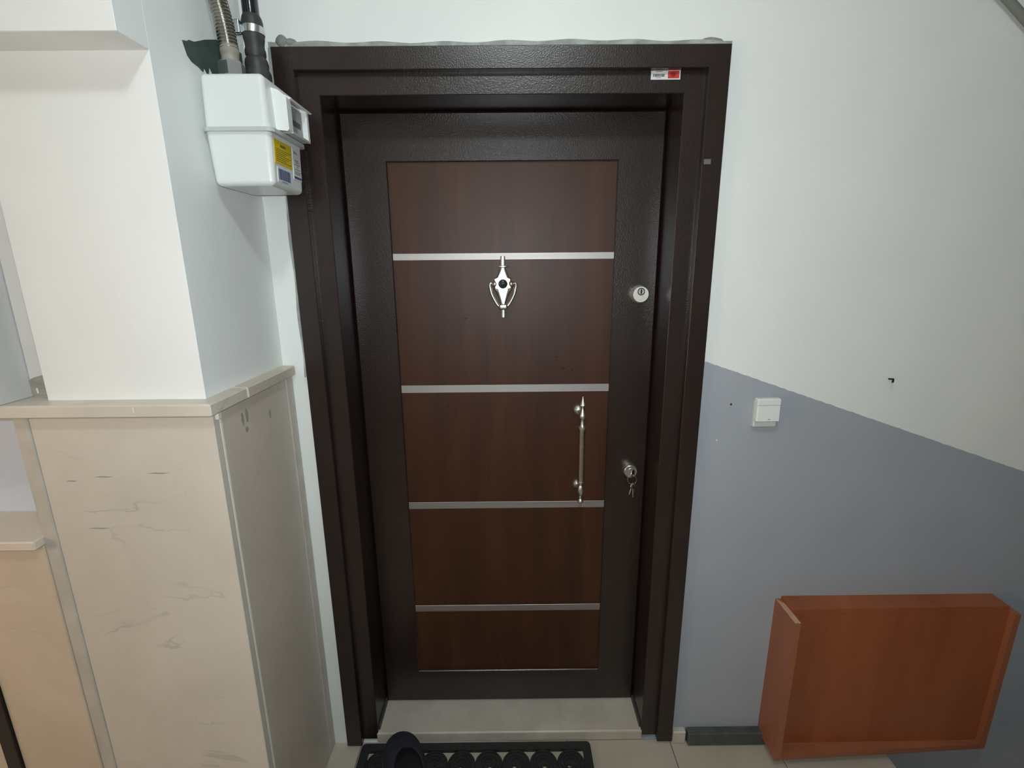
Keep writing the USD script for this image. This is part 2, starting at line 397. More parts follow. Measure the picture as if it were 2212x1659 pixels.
# floor of stone tiles
fl = thing('floor', 'beige stone tile landing in front of the door', 'floor', kind='structure')
obj('screed', box(-2.6, 1.235, -4.4, 0.30, -0.15, -0.006), grout, fl)
xe = [1.262 - 0.3545 * k for k in range(12)]
ye = [0.02, -0.38, -0.78, -1.18, -1.58, -1.98, -2.38, -2.78, -3.18, -3.58, -3.98, -4.4]
for j in range(len(ye) - 1):
    for i in range(len(xe) - 1):
        x1, x0 = xe[i], max(xe[i + 1], -2.6)
        if x1 < -2.55:
            continue
        if x1 < -0.70 and ye[j] > -0.3:
            continue
        dz = rng.uniform(-0.0008, 0.0)
        obj('tile', box(x0 + 0.0012, x1 - 0.0012, ye[j + 1] + 0.0012, ye[j] - 0.0012, -0.02, dz, 0.0015), floor_mats[rng.randrange(2)], fl)
st = thing('stair_flight', 'stone stairs going down to the right of the landing', 'stairs', kind='structure')
for k in range(6):
    x0 = 1.262 + 0.29 * k
    obj('step', box(x0 - 0.02, x0 + 0.29, -1.35, YW, -0.17 * (k + 1) - 0.17, -0.17 * (k + 1), 0.004), floor_mats[k % 2], st)
obj('lower_landing', box(3.0, 4.3, -4.4, YW, -1.4, -1.19), floor_mats[0], st)
obj('stair_wall', box(1.262, 3.0, -4.4, -1.36, -1.4, -0.02), white_paint, st)
obj('baseboard_back', box(0.607, 1.25, -0.010, YW, 0.001, 0.052, 0.003), slate, label='dark slate skirting at the foot of the grey wall', cat='skirting', kind='structure')

# pillar with marble wainscot
wl = thing('wall_left', 'white plastered pillar with beige marble wainscot and ledge', 'pillar', kind='structure')
XP = -0.6265
obj('plaster_core', box(-0.957, XP, -0.338, 0.30, 0.0, 2.98, 0.001), white_paint, wl)
obj('ceiling_beam', box(-2.6, -0.6268, -0.412, -0.30, 1.979, 2.98, 0.001), white_paint, wl)
obj('marble_panel', box(-0.984, -0.6035, -0.362, -0.340, 0.001, 1.304, 0.0015), marble_mat, wl, label='beige marble slab on the front of the pillar')
obj('marble_panel', box(XP + 0.001, -0.6035, -0.3362, -0.024, 0.001, 1.304, 0.0025), marble_side, wl, label='grey beige marble slab on the side of the pillar')
obj('joint_strip', box(-0.609, -0.6030, -0.3395, -0.3365, 0.001, 1.297, 0.0004), lip_white, wl, label='pale joint line at the corner of the marble')
obj('marble_strip', box(XP + 0.001, -0.603, -0.022, YW - 0.001, 0.001, 1.304, 0.002), marble_edge, wl, label='narrow pale marble strip next to the door wall')
obj('marble_edge_strip', box(-1.016, -0.985, -0.3635, -0.30, 0.001, 1.304, 0.002), marble_edge, wl, label='pale vertical marble strip at the left edge of the pillar')
# upper ledge: front run and side run
obj('marble_ledge', box(-2.55, -0.592, -0.383, -0.24, 1.306, 1.333, 0.003), marble_mat, wl, label='marble ledge across the front of the pillar')
obj('marble_ledge', box(XP - 0.01, -0.591, -0.239, 0.016, 1.306, 1.333, 0.003), marble_side, wl, label='marble ledge along the side of the pillar')
obj('ledge_corner_chip', box(-0.612, -0.598, -0.352, -0.338, 1.290, 1.3065, 0.002), lip_white, wl, label='white filler chip under the corner of the ledge')
# recess left of the pillar above the ledge
obj('recess_plaster', box(-1.014, -0.956, -0.308, -0.20, 1.333, 1.98), warm_lit_white, wl)
pp = sg.Polygon([(-1.018, 1.334), (-0.957, 1.334), (-0.957, 1.398), (-0.966, 1.396), (-0.984, 1.381), (-1.004, 1.376), (-1.018, 1.368)])
obj('bare_plaster_patch', plate(pp, -0.3095, -0.307), plaster_bare, wl, label='bare brown plaster patch above the ledge')
obj('paint_drip', rbox(-1.0035, -1.0000, -0.3115, -0.3090, 1.341, 1.353, 0.001, 1), label_white, wl, label='white paint drip on the bare plaster')
obj('recess_jamb', box(-2.59, -1.016, -0.3815, -0.20, 1.333, 1.98, 0.002), jamb_paint, wl, label='grey painted jamb left of the pillar above the ledge')
# niche below the ledge
obj('niche_panel', box(-2.55, -0.985, -0.245, -0.20, 1.0, 1.306), grey_gloss, wl, label='lavender grey panel in the niche left of the pillar')
obj('niche_sill', box(-2.55, -1.0165, -0.386, -0.243, 1.008, 1.030, 0.003), marble_pale, wl, label='pale marble sill under the niche')
obj('marble_panel', box(-1.208, -1.017, -0.366, -0.25, 0.001, 1.008, 0.002), marble_warm_lit, wl, label='marble slab under the niche sill with warm light in its colour')
obj('black_profile', box(-1.243, -1.209, -0.372, -0.25, 0.001, 1.008, 0.001), black_profile, wl, label='black vertical strip between the warm tinted marble slabs')  # solid dark strip standing between the two slabs
obj('marble_panel', box(-2.55, -1.244, -0.366, -0.25, 0.001, 1.008, 0.002), marble_warm_lit, wl, label='marble slab left of the black strip with warm light in its colour')
# marks on the marble
for (x, z, lx) in ((-0.925, 1.160, 0.026), (-0.855, 1.169, 0.040), (-0.738, 1.176, 0.050), (-0.89, 1.048, 0.05)):
    e = sg.Polygon([(x - lx / 2, z), (x - lx / 6, z + 0.0022), (x + lx / 2, z + 0.001), (x + lx / 5, z - 0.0014)])
    obj('scuff_mark', plate(e, -0.3623, -0.3618), label_grey, wl)
obj('paint_drip', rbox(-0.7475, -0.7445, -0.3850, -0.382, 1.316, 1.328, 0.0012, 1), label_white, wl, label='white paint drip on the front of the ledge')
for y, z, a, b in ((-0.255, 1.262, 0.006, 0.016), (-0.236, 1.266, 0.006, 0.017), (-0.243, 1.232, 0.006, 0.008), (-0.13, 1.235, 0.005, 0.012)):
    r_ = random.Random(int(z * 1000))
    pg = sg.Polygon([(y + a * (0.7 + 0.5 * r_.random()) * math.cos(t), z + b * (0.7 + 0.5 * r_.random()) * math.sin(t)) for t in np.linspace(0, 2 * PI, 14, endpoint=False)])
    obj('hand_smudge', plate_x(pg, -0.6040, -0.6033), smudge_mat, wl)
# unpainted patch behind the pipes, irregular edge
pts = [(-0.234, 2.036), (-0.217, 2.041), (-0.212, 2.045), (-0.193, 2.049), (-0.15, 2.070), (-0.11, 2.086), (-0.05, 2.10), (0.0, 2.10), (0.0, 1.97), (-0.10, 1.965), (-0.118, 1.985), (-0.140, 2.008), (-0.150, 2.019), (-0.158, 1.998), (-0.170, 2.010), (-0.176, 2.000), (-0.190, 2.004), (-0.212, 2.006), (-0.224, 2.013)]
obj('unpainted_patch', plate_x(sg.Polygon(pts), XP - 0.001, XP + 0.0012), plaster_dark, wl, label='dark green unpainted patch behind the gas pipes')

# ------------------------------------------------------------------ the door
ZF = 0.012
d = thing('door_1', 'dark brown steel entrance door with walnut panels and silver strips', 'door', kind='structure')
A, T, B, U, LY = 0.5045, 2.0640, 0.4530, 2.0135, 0.141
cas = [(0, 0.022), (0, 0.0015), (0.0015, 0), (0.0494, 0), (0.0509, 0.0015), (0.0509, 0.022)]
inn = [(0, 0.26), (0, 0.0200), (0.0015, 0.0185), (0.0512, 0.0185), (0.0512, 0.26)]
obj('casing_jamb', mitred(-1, A, T, cas, 0.008), dark_wood, d)
obj('casing_jamb', mitred(1, A, T, cas, 0.012), dark_wood, d)
obj('casing_head', mitred(0, A, T, cas, 0), dark_wood, d)
obj('frame_jamb', mitred(-1, B, U, inn, 0.016), dark_wood, d)
obj('frame_jamb', mitred(1, B, U, inn, 0.020), dark_wood, d)
obj('frame_head', mitred(0, B, U, inn, 0), dark_wood, d)
PX0, PX1, PZ0, PZ1 = -0.3265, 0.3205, 0.1755, 1.8835
leaf = obj('leaf', frame(-0.4515, 0.4515, 0.042, 2.0120, PX0, PX1, PZ0, PZ1, LY, LY + 0.05, 0.0025, 0.006), dark_wood, d)
PY = LY + 0.007
strips = [(1.6165, 1.6365), (1.2145, 1.2390), (0.8160, 0.8400), (0.4200, 0.4445)]
edges = [PZ1] + [e for a, b in strips for e in (b, a)] + [PZ0]
for k in range(0, len(edges), 2):
    obj('panel', box(PX0 - 0.004, PX1 + 0.004, PY, PY + 0.02, edges[k + 1], edges[k]), panel_wood, leaf)
for a, b in strips:
    obj('metal_strip', box(PX0 - 0.001, PX1 + 0.001, PY - 0.0012, PY + 0.015, a, b, 0.0008), strip_metal, leaf)
obj('door_sill', rbox(-0.4585, 0.4575, 0.0155, 0.20, 0.0, 0.0405, 0.006), sill_mat, d, smooth=40, label='worn beige marble threshold under the door')
for s in (-1, 1):
    obj('jamb_foot', box(min(s * 0.4535, s * 0.4485), max(s * 0.4535, s * 0.4485), 0.03, 0.142, 0.0408, 0.060), jamb_metal, d)

def blob(x, z, w_, h_, seed):
    r_ = random.Random(seed)
    return sg.Polygon([(x + w_ * (0.7 + 0.5 * r_.random()) * math.cos(a), z + h_ * (0.7 + 0.5 * r_.random()) * math.sin(a)) for a in np.linspace(0, 2 * PI, 14, endpoint=False)])


for i, (x, z, w_, h_) in enumerate(((0.178, 1.289, 0.008, 0.005), (0.204, 1.284, 0.006, 0.005), (0.158, 1.325, 0.005, 0.004), (-0.182, 1.170, 0.004, 0.010), (-0.160, 1.148, 0.004, 0.006), (-0.121, 1.445, 0.005, 0.0035))):
    obj('stain', plate(blob(x, z, w_, h_, i), PY - 0.0002, PY + 0.001), stain_mat, leaf)
# barcode sticker on the frame head
s_ = obj('barcode_sticker', box(0.3675, 0.4408, 0.0177, 0.0186, 2.0435, 2.0660, 0.0003), label_white, d, label='white barcode sticker with a red square on the door head')
obj('red_square', box(0.4095, 0.4375, 0.0173, 0.0182, 2.0465, 2.0630), label_red, s_)
obj('red_mark', plate(sg.Polygon([(0.416, 2.059), (0.4205, 2.061), (0.4245, 2.0595), (0.429, 2.061), (0.4295, 2.054), (0.424, 2.048), (0.417, 2.052)]), 0.0171, 0.0178), label_red_dark, s_)
bars = []
x = 0.3730
while x < 0.4000:
    wd = rng.choice([0.0005, 0.0008, 0.0012])
    bars.append(box(x, x + wd, 0.0174, 0.0180, 2.0500, 2.0560)); x += wd + rng.choice([0.0004, 0.0007])
obj('barcode', cat_(*bars), print_dark, s_)
obj('print_line', box(0.3800, 0.3930, 0.0175, 0.0180, 2.0472, 2.0486), label_grey, s_)
obj('smudge', plate(sg.Polygon([(0.368, 2.0655), (0.408, 2.0655), (0.408, 2.0625), (0.399, 2.063), (0.393, 2.0605), (0.381, 2.0605), (0.377, 2.063), (0.368, 2.0615)]), 0.0174, 0.0180), label_grey, s_)
# old glue marks
obj('glue_mark', box(0.5045 + 0.004, 0.5045 + 0.022, -0.0006, 0.001, 1.845, 1.8575, 0.0003), simple('glue', (0.13, 0.125, 0.115), 0.6), d, label='grey glue mark on the right of the casing')

# knocker with viewer
KX, KZ, KS, KY = -0.0055, 1.548, 0.0001435, PY - 0.001
kn = thing('door_knocker', 'polished nickel door knocker with peephole on the upper door panel', 'door knocker')


def kz(py):
    return KZ - (py - 830) * KS * 1.02


prof = [(40, 1510), (46, 1490), (46, 1345), (60, 1335), (60, 1230), (52, 1215), (92, 1100), (140, 1000), (188, 930), (160, 720), (120, 690), (85, 610), (55, 540), (52, 515), (100, 505), (104, 492), (100, 482), (48, 470), (46, 310), (40, 292)]
body = lathe([(r * KS * 1.05, kz(py)) for r, py in prof], 28, 'z')
body.vertices[:, 1] *= 0.5
body.apply_translation([KX, KY - 0.010, 0])
obj('body', body, satin_nickel, kn, smooth=40)
for tri in ([(532, 520), (558, 520), (578, 590), (628, 712), (446, 712), (508, 590)], [(448, 940), (642, 940), (604, 1070), (560, 1232), (538, 1232), (490, 1070)]):
    obj('face_plate', plate(sg.Polygon([(KX + (a - 545) * KS, kz(b)) for a, b in tri]), KY - 0.0258, KY - 0.0125), nickel, kn)
star = []
for (a, b) in ((380, 740), (430, 716), (530, 706), (625, 714), (690, 740), (688, 775), (668, 800), (664, 832), (674, 862), (700, 890), (695, 905), (620, 932), (545, 948), (450, 934), (388, 905), (392, 885), (412, 860), (416, 830), (408, 800), (390, 775)):
    star.append((KX + (a - 545) * KS, kz(b)))
obj('boss_plate', plate(sg.Polygon(star), KY - 0.0275, KY - 0.0125), nickel, kn)
for s in (-1, 1):
    b_ = trimesh.creation.icosphere(3, 0.0088); b_.apply_translation([KX + s * 0.0240, KY - 0.0165, kz(838)])
    obj('pivot_ball', b_, grip_metal, kn, smooth=True)
obj('viewer_ring', lathe([(0.0132, 0), (0.0134, 0.0015), (0.0124, 0.0024), (0.0112, 0.0012)], 28, 'y', (KX, KY - 0.0268, kz(830))), dark_metal, kn, smooth=40)
obj('viewer_lens', lathe([(0.0116, 0), (0.0104, 0.0024), (0.0062, 0.0042), (0.0, 0.0048)], 28, 'y', (KX, KY - 0.0270, kz(830))), lens, kn, smooth=True, label='dark glass peephole lens')
for s in (-1, 1):
    pth = [(225, 838), (252, 815), (268, 840), (262, 900), (245, 985), (212, 1075), (165, 1165), (120, 1235), (88, 1270)]
    P3 = [(KX + s * px * KS, KY - 0.020 - 0.004 * (i / 8), kz(py)) for i, (px, py) in enumerate(pth)]
    tb = tube(spline(P3, 36), 0.0040 * np.r_[np.full(6, 0.85), np.ones(30)], 10)
    obj('knocker_arm', tb, nickel, kn, smooth=True)
obj('striker', rbox(KX - 0.0138, KX + 0.0138, KY - 0.0330, KY - 0.0130, kz(1343), kz(1225), 0.0075), satin_nickel, kn, smooth=True)

# long pull handle
HX, HY = 0.2315, 0.081
h = thing('pull_handle', 'turned nickel pull handle with finials on the middle door panel', 'handle')
hp = [(105, 10), (130, 12), (160, 20), (200, 38), (214, 42), (220, 40), (224, 15), (255, 14), (280, 20), (310, 30), (340, 41), (365, 43), (385, 36), (402, 22), (430, 22), (440, 27), (455, 26), (470, 31), (486, 40), (494, 54), (508, 54), (514, 44), (528, 42)]
hl = [(1214, 42), (1218, 48), (1228, 48), (1240, 26), (1268, 23), (1276, 27), (1300, 36), (1335, 42), (1360, 40), (1385, 33), (1420, 16), (1440, 22), (1455, 18), (1470, 24), (1482, 36), (1498, 38), (1510, 25), (1515, 12), (1575, 12)]
hz = lambda y: 1.216 - (y - 105) * 0.000247
hr = lambda r: r * 0.000245
obj('upper_finial', lathe([(hr(r), hz(y)) for y, r in hp], 28, 'z', (HX, HY, 0)), satin_nickel, h, smooth=35)
obj('grip', lathe([(hr(41), hz(528)), (hr(41), hz(1216))], 28, 'z', (HX, HY, 0)), grip_metal, h, smooth=35, label='champagne coloured round grip')
obj('lower_finial', lathe([(hr(r), hz(y)) for y, r in hl], 28, 'z', (HX, HY, 0)), satin_nickel, h, smooth=35)
for zc, rr, zb in ((1.155, 0.0175, 1.150), (0.903, 0.0150, 0.900)):
    obj('rose', lathe([(rr, 0), (rr, 0.003), (rr * 0.85, 0.008), (rr * 0.5, 0.0125), (0.006, 0.014)], 28, 'y', (0.228, PY - 0.001, zc)), satin_nickel, h, smooth=40)
    obj('stem', tube([(0.228, PY - 0.008, zc), (0.2295, 0.115, zc), (HX, HY, zb)], 0.0055, 12), satin_nickel, h, smooth=True)

# upper lock
k1 = thing('lock_escutcheon', 'pale round steel lock guard on the upper right of the door', 'lock')
cx, cz = 0.3985, 1.5145
obj('guard', lathe([(0.0262, 0), (0.0262, 0.004), (0.0255, 0.010), (0.0245, 0.0215), (0.0225, 0.0240), (0.0, 0.0240)], 40, 'y', (cx, LY, cz)), steel_pale, k1, smooth=35)
obj('cylinder_ring', lathe([(0.0108, 0), (0.0108, 0.0012), (0.0086, 0.0012), (0.0084, 0.0002)], 30, 'y', (cx + 0.0003, LY - 0.0237, cz + 0.0082)), dark_metal, k1, smooth=35)
obj('cylinder_face', lathe([(0.0085, 0), (0.0085, 0.0008)], 28, 'y', (cx + 0.0003, LY - 0.0238, cz + 0.0082)), satin_nickel, k1)
obj('keyhole', plate(sg.Polygon([(cx - 0.0012, cz + 0.0015), (cx + 0.0022, cz + 0.0015), (cx + 0.0028, cz + 0.012), (cx + 0.0012, cz + 0.0155), (cx - 0.0006, cz + 0.0155), (cx - 0.0016, cz + 0.012)]), LY - 0.0252, LY - 0.0240), black_hole, k1)

# lower lock with keys
k2 = thing('cylinder_lock', 'round nickel cylinder lock on the lower right of the door', 'lock')
cx, cz = 0.3965, 0.955
obj('guard', lathe([(0.0235, 0), (0.0235, 0.004), (0.0222, 0.016), (0.0215, 0.022), (0.0195, 0.024)], 36, 'y', (cx, LY, cz)), satin_nickel, k2, smooth=35)
obj('cylinder_face', lathe([(0.0085, 0), (0.0080, 0.003)], 24, 'y', (cx, LY - 0.0238, cz + 0.004)), satin_nickel, k2, smooth=35)
kb = thing('key_bunch', 'bunch of small keys on a ring hanging from the lower lock', 'keys')


def key(px, pz, ang, y, ln):
    bow = sg.Point(0, -0.009).buffer(0.0095).union(sg.box(-0.0032, -0.009 - ln, 0.0032, -0.010))
    for k in range(4):
        bow = bow.difference(sg.Polygon([(0.0034, -0.022 - 0.005 * k), (0.0034, -0.0245 - 0.005 * k), (0.0018, -0.0232 - 0.005 * k)]))
    bow = bow.difference(sg.Point(0, -0.0045).buffer(0.0022))
    m = plate(bow, -0.0010, 0.0010)
    m.apply_transform(trimesh.transformations.rotation_matrix(ang[1], [0, 0, 1]))
    m.apply_transform(trimesh.transformations.rotation_matrix(ang[0], [0, 1, 0]))
    m.apply_translation([px, y, pz])
    return m


bow = sg.Point(0, 0).buffer(0.0120).difference(sg.Point(0, -0.0065).buffer(0.0026))
m = plate(bow, -0.0012, 0.0012)
m.apply_transform(trimesh.transformations.rotation_matrix(0.9, [0, 0, 1])); m.apply_translation([cx + 0.002, LY - 0.040, cz + 0.002])
obj('lock_key', cat_(m, box(cx - 0.001, cx + 0.001, LY - 0.034, LY - 0.0265, cz - 0.002, cz + 0.005)), nickel, kb)
rp = [(cx + 0.001 + 0.0135 * math.sin(a), LY - 0.040 - 0.003 * math.sin(a), cz - 0.0195 + 0.0155 * math.cos(a)) for a in np.linspace(0, 2 * PI, 40, endpoint=False)]
obj('ring', tube(rp, 0.0010, 8, True), nickel, kb, smooth=True)
obj('key', key(cx + 0.002, cz - 0.030, (0.20, 0.9), LY - 0.044, 0.030), satin_nickel, kb)
obj('key', key(cx + 0.003, cz - 0.031, (-0.10, 1.1), LY - 0.039, 0.041), satin_nickel, kb)
obj('key', key(cx + 0.005, cz - 0.030, (-0.16, 0.5), LY - 0.048, 0.020), nickel, kb)

# ------------------------------------------------------------------ gas meter and pipes
gm = thing('gas_meter', 'white domestic gas meter with yellow label hanging on the pillar', 'gas meter')
MX0, MX1, MY0, MY1 = -0.6215, -0.4855, -0.2125, -0.048


def shell(z0, z1, in0, in1, r):
    """tapered, rounded half casing: hull of spheres"""
    s = trimesh.creation.icosphere(2, 1.0).vertices
    p = []
    for z, i, zr in ((z0, in0, 1), (z1, in1, -1)):
        rr = r if i > 0 else 0.006
        for x, sx in ((MX0 + i, 1), (MX1 - i, -1)):
            for y, sy in ((MY0 + i, 1), (MY1 - i, -1)):
                if i > 0:
                    p.append(s * rr + [x + sx * rr, y + sy * rr, z + zr * rr])
                else:
                    q = s[np.abs(s[:, 2]) < 0.6] * [0.013, 0.013, 0.002]
                    p.append(q + [x + sx * 0.013, y + sy * 0.013, z])
    return hull(np.vstack(p))


obj('upper_casing', shell(1.884, 1.988, 0, 0.003, 0.011), meter_white, gm, smooth=32)
obj('lower_casing', shell(1.771, 1.878, 0.004, 0, 0.012), meter_white, gm, smooth=32)
pf = sg.box(MX0 + 0.012, MY0 + 0.009, MX1 - 0.005, MY1 - 0.011).buffer(0.015)
obj('seam_flange', plate_z(pf, 1.8765, 1.8845), meter_seal, gm, label='grey seam flange round the middle of the meter')
# counter housing on the front (+x) face
CY0, CY1, CX1 = -0.176, -0.060, -0.4580
prof2 = sg.Polygon([(-0.492, 1.889), (-0.462, 1.886), (CX1, 1.890), (CX1, 1.953), (-0.474, 1.966), (-0.492, 1.972)])
def slab_y(poly, y0, y1):
    return plate(poly, y0, y1)
ch = obj('counter_box', slab_y(prof2, CY0, CY0 + 0.022), meter_plastic, gm, label='white plastic counter housing with a recessed display')
obj('end_block', slab_y(prof2, CY1 - 0.010, CY1), meter_plastic, ch)
obj('back_plate', box(-0.492, -0.472, CY0 + 0.02, CY1 - 0.008, 1.890, 1.955), meter_plastic, ch)
obj('lid', slab_y(sg.Polygon([(-0.492, 1.965), (-0.456, 1.951), (-0.452, 1.9535), (-0.492, 1.972)]), CY0 + 0.012, CY1 + 0.010), meter_plastic, ch)
obj('floor_plate', slab_y(sg.Polygon([(-0.492, 1.887), (CX1, 1.8855), (CX1, 1.890), (-0.492, 1.891)]), CY0 + 0.02, CY1), meter_seal, ch)
obj('display', box(-0.4725, -0.4700, CY0 + 0.022, CY1 - 0.010, 1.892, 1.950), display_mat, ch, label='grey display window of the counter')
obj('digit_band', box(-0.4703, -0.4694, CY0 + 0.032, CY1 - 0.022, 1.910, 1.922), print_dark, ch)
for zz in (1.934, 1.940, 1.946):
    obj('print_line', box(-0.4703, -0.4695, CY0 + 0.035, CY0 + 0.065, zz, zz + 0.0022), label_grey, ch)


def side_plate(quad, x, t=0.0006):
    return plate_x(sg.Polygon(quad), x - t, x + t)


XF = MX1 + 0.0002
def xs_at(z):      # front face leans in towards the bottom of the lower casing
    return MX1 - 0.004 * (1.878 - z) / 0.108


def face_plate(y0, y1, z0, z1, off):
    v = []
    for dx in (-0.003, off):
        for y, z in ((y0, z0), (y1, z0), (y1, z1), (y0, z1)):
            v.append((xs_at(z) + dx, y, z))
    return hull(v)


ys = obj('yellow_label', face_plate(-0.196, -0.112, 1.819, 1.868, 0.0009), yellow, gm, label='yellow warning label on the meter')
obj('heading_line', face_plate(-0.168, -0.142, 1.8555, 1.8605, 0.0013), print_brown, ys)
for k in range(7):
    obj('print_line', face_plate(-0.190, -0.118 - 0.012 * (k % 3), 1.849 - 0.0040 * k, 1.8500 - 0.0040 * k, 0.0013), print_brown, ys)
bl = obj('barcode_label', face_plate(-0.188, -0.122, 1.782, 1.813, 0.0007), label_white, gm, label='white label with a blue grey barcode')
bb = []
y = -0.183
while y < -0.128:
    wd = rng.choice([0.0012, 0.002, 0.003]); bb.append(face_plate(y, y + wd, 1.788, 1.810, 0.0012)); y += wd + rng.choice([0.0008, 0.0014])
obj('barcode', cat_(*bb), simple('barcode_ink', (0.10, 0.12, 0.20), 0.5), bl)
obj('print_line', face_plate(-0.172, -0.140, 1.783, 1.7855, 0.0012), label_grey, bl)
sl = obj('specification_label', face_plate(-0.105, -0.062, 1.800, 1.868, 0.0007), label_white, gm, label='white specification label with a blue band')
obj('blue_band', face_plate(-0.103, -0.064, 1.803, 1.8075, 0.0012), print_blue, sl)
for zz, a, b in ((1.860, -0.101, -0.084), (1.857, -0.101, -0.080), (1.842, -0.096, -0.076), (1.838, -0.094, -0.072), (1.833, -0.100, -0.070), (1.828, -0.088, -0.078), (1.8225, -0.100, -0.068), (1.817, -0.100, -0.066), (1.813, -0.098, -0.070)):
    obj('print_line', face_plate(a, b, zz, zz + 0.0022, 0.0012), label_grey, sl)

# corrugated steel hose
hs = thing('gas_hose', 'corrugated stainless steel gas hose rising from the left of the meter', 'gas pipe')
P = spline([(-0.5805, -0.145, 2.052), (-0.5825, -0.145, 2.078), (-0.5855, -0.146, 2.11), (-0.5935, -0.148, 2.16), (-0.598, -0.150, 2.25), (-0.590, -0.150, 2.45), (-0.590, -0.150, 2.98)], 900)
s = np.r_[0, np.cumsum(np.linalg.norm(np.diff(P, axis=0), axis=1))]
R = 0.0172 + 0.0020 * np.sin(2 * PI * s / 0.0062)
obj('hose', tube(P, R, 20), hose_steel, hs, smooth=True)
obj('union', lathe([(0.0165, 1.984), (0.0165, 2.004)], 24, 'z', (-0.5800, -0.145, 0)), nut_steel, hs, smooth=35)
obj('hex_nut', lathe([(0.0245, 1.997), (0.0268, 2.000), (0.0268, 2.025), (0.0245, 2.028)], 6, 'z', (-0.5800, -0.145, 0), phase=0.70), nut_steel, hs)
obj('threaded_collar', lathe([(0.0180, 2.026), (0.0182, 2.031), (0.0172, 2.037), (0.0188, 2.050), (0.0170, 2.060)], 24, 'z', (-0.5805, -0.145, 0)), tape, hs, smooth=35)

pb = thing('black_gas_pipe', 'glossy black gas pipe with rubber sleeve and clamp beside the door', 'gas pipe')
bx, by = -0.5640, -0.060
obj('pipe', tube([(bx, by, 2.02), (bx, by, 2.3), (bx, by, 2.98)], 0.0175, 24), pipe_black, pb, smooth=40)
sp_ = [(0.029, 1.975), (0.0300, 1.998), (0.0300, 2.012), (0.0275, 2.018), (0.0290, 2.026), (0.0285, 2.036), (0.0245, 2.044), (0.0255, 2.054), (0.0240, 2.062), (0.0205, 2.068), (0.0222, 2.074), (0.0222, 2.082), (0.0200, 2.088), (0.0208, 2.098), (0.0225, 2.106), (0.0225, 2.140), (0.0205, 2.148), (0.0180, 2.153)]
obj('rubber_sleeve', lathe(sp_, 28, 'z', (bx, by, 0)), rubber, pb, smooth=40)
cl = obj('clamp_band', lathe([(0.0222, 2.113), (0.0240, 2.114), (0.0240, 2.129), (0.0222, 2.130)], 32, 'z', (bx, by, 0)), nut_steel, pb, smooth=35, label='shiny metal hose clamp band')
obj('clamp_ear', rbox(bx - 0.030, bx - 0.018, by - 0.026, by - 0.012, 2.109, 2.137, 0.003), nut_steel, cl)
obj('clamp_bolt', tube([(bx - 0.040, by - 0.016, 2.129), (bx - 0.018, by - 0.018, 2.129)], 0.0032, 10), nut_steel, cl)
obj('clamp_bolt', tube([(bx - 0.050, by - 0.018, 2.109), (bx - 0.018, by - 0.018, 2.111)], 0.0034, 10), nut_steel, cl)

# ------------------------------------------------------------------ switch, cabinet, conduit
sw = thing('light_switch', 'white surface mounted light switch on the grey wall', 'light switch')
obj('base_plate', rbox(0.7125, 0.7800, 0.004, YW, 1.1400, 1.2180, 0.004), switch_base, sw, smooth=40)
SX0, SX1, SZ0, SZ1 = 0.7110, 0.7780, 1.1610, 1.2290
obj('cover', rbox(SX0, SX1, -0.012, 0.009, SZ0, SZ1, 0.004), switch_plastic, sw, smooth=40)
rk = obj('rocker', hull([(x, y, z) for x, y, z in ((SX0 + 0.003, -0.010, SZ0 + 0.002), (SX1 - 0.003, -0.010, SZ0 + 0.002), (SX0 + 0.003, -0.010, SZ1 - 0.0195), (SX1 - 0.003, -0.010, SZ1 - 0.0195),
                       (SX0 + 0.0045, -0.0165, SZ0 + 0.0035), (SX1 - 0.0045, -0.0165, SZ0 + 0.0035), (SX0 + 0.004, -0.0132, SZ1 - 0.0205), (SX1 - 0.004, -0.0132, SZ1 - 0.0205))]), switch_plastic, sw)
obj('seam', box(SX0 + 0.002, SX1 - 0.002, -0.0125, -0.010, SZ1 - 0.0192, SZ1 - 0.0182), label_grey, sw)
obj('indicator', box(0.7415, 0.7480, -0.0170, -0.0150, SZ0 + 0.0075, SZ0 + 0.0100), label_grey, rk)

bx_ = thing('wooden_box', 'orange brown wooden meter box with projecting edges low on the wall', 'box')
# plan: the front leans slightly away on the right
def board(quad, z0, z1):
    return hull([(x, y, z) for x, y in quad for z in (z0, z1)])


obj('side_board', board([(0.856, YW), (0.874, YW), (0.856, -0.092), (0.874, -0.092)], 0.036, 0.556), box_board, bx_)
obj('side_board', board([(1.549, YW), (1.567, YW), (1.549, -0.060), (1.567, -0.060)], 0.038, 0.552), box_board, bx_)
obj('edge_band', board([(0.8565, 0.019), (0.8735, -0.005), (0.8565, -0.0915), (0.8735, -0.0915)], 0.5555, 0.5568), box_edge, bx_, label='pale edge on the left side board')  # thin paler strip along the top of the board
obj('bottom_board', board([(0.8745, YW), (1.5485, YW), (0.8745, -0.089), (1.5485, -0.059)], 0.036, 0.054), box_board, bx_)
obj('top_board', board([(0.8745, YW), (1.5485, YW), (0.8745, -0.044), (1.5485, -0.041)], 0.548, 0.566), box_wood, bx_)
obj('front_panel', board([(0.8745, -0.028), (1.5485, -0.025), (0.8745, -0.046), (1.5485, -0.043)], 0.0545, 0.5475), box_wood, bx_)

cd = obj('cable_conduit', tube(spline([(0.95, 0.004, 2.36), (1.117, 0.004, 2.262), (1.168, 0.004, 2.230), (1.202, 0.004, 2.205), (1.253, 0.004, 2.164), (1.33, 0.004, 2.095), (1.45, 0.004, 1.85), (1.9, 0.004, 1.2)], 70), 0.0095, 12), conduit_mat, None, smooth=True,
         label='grey conduit curving over the upper right of the wall', cat='conduit')

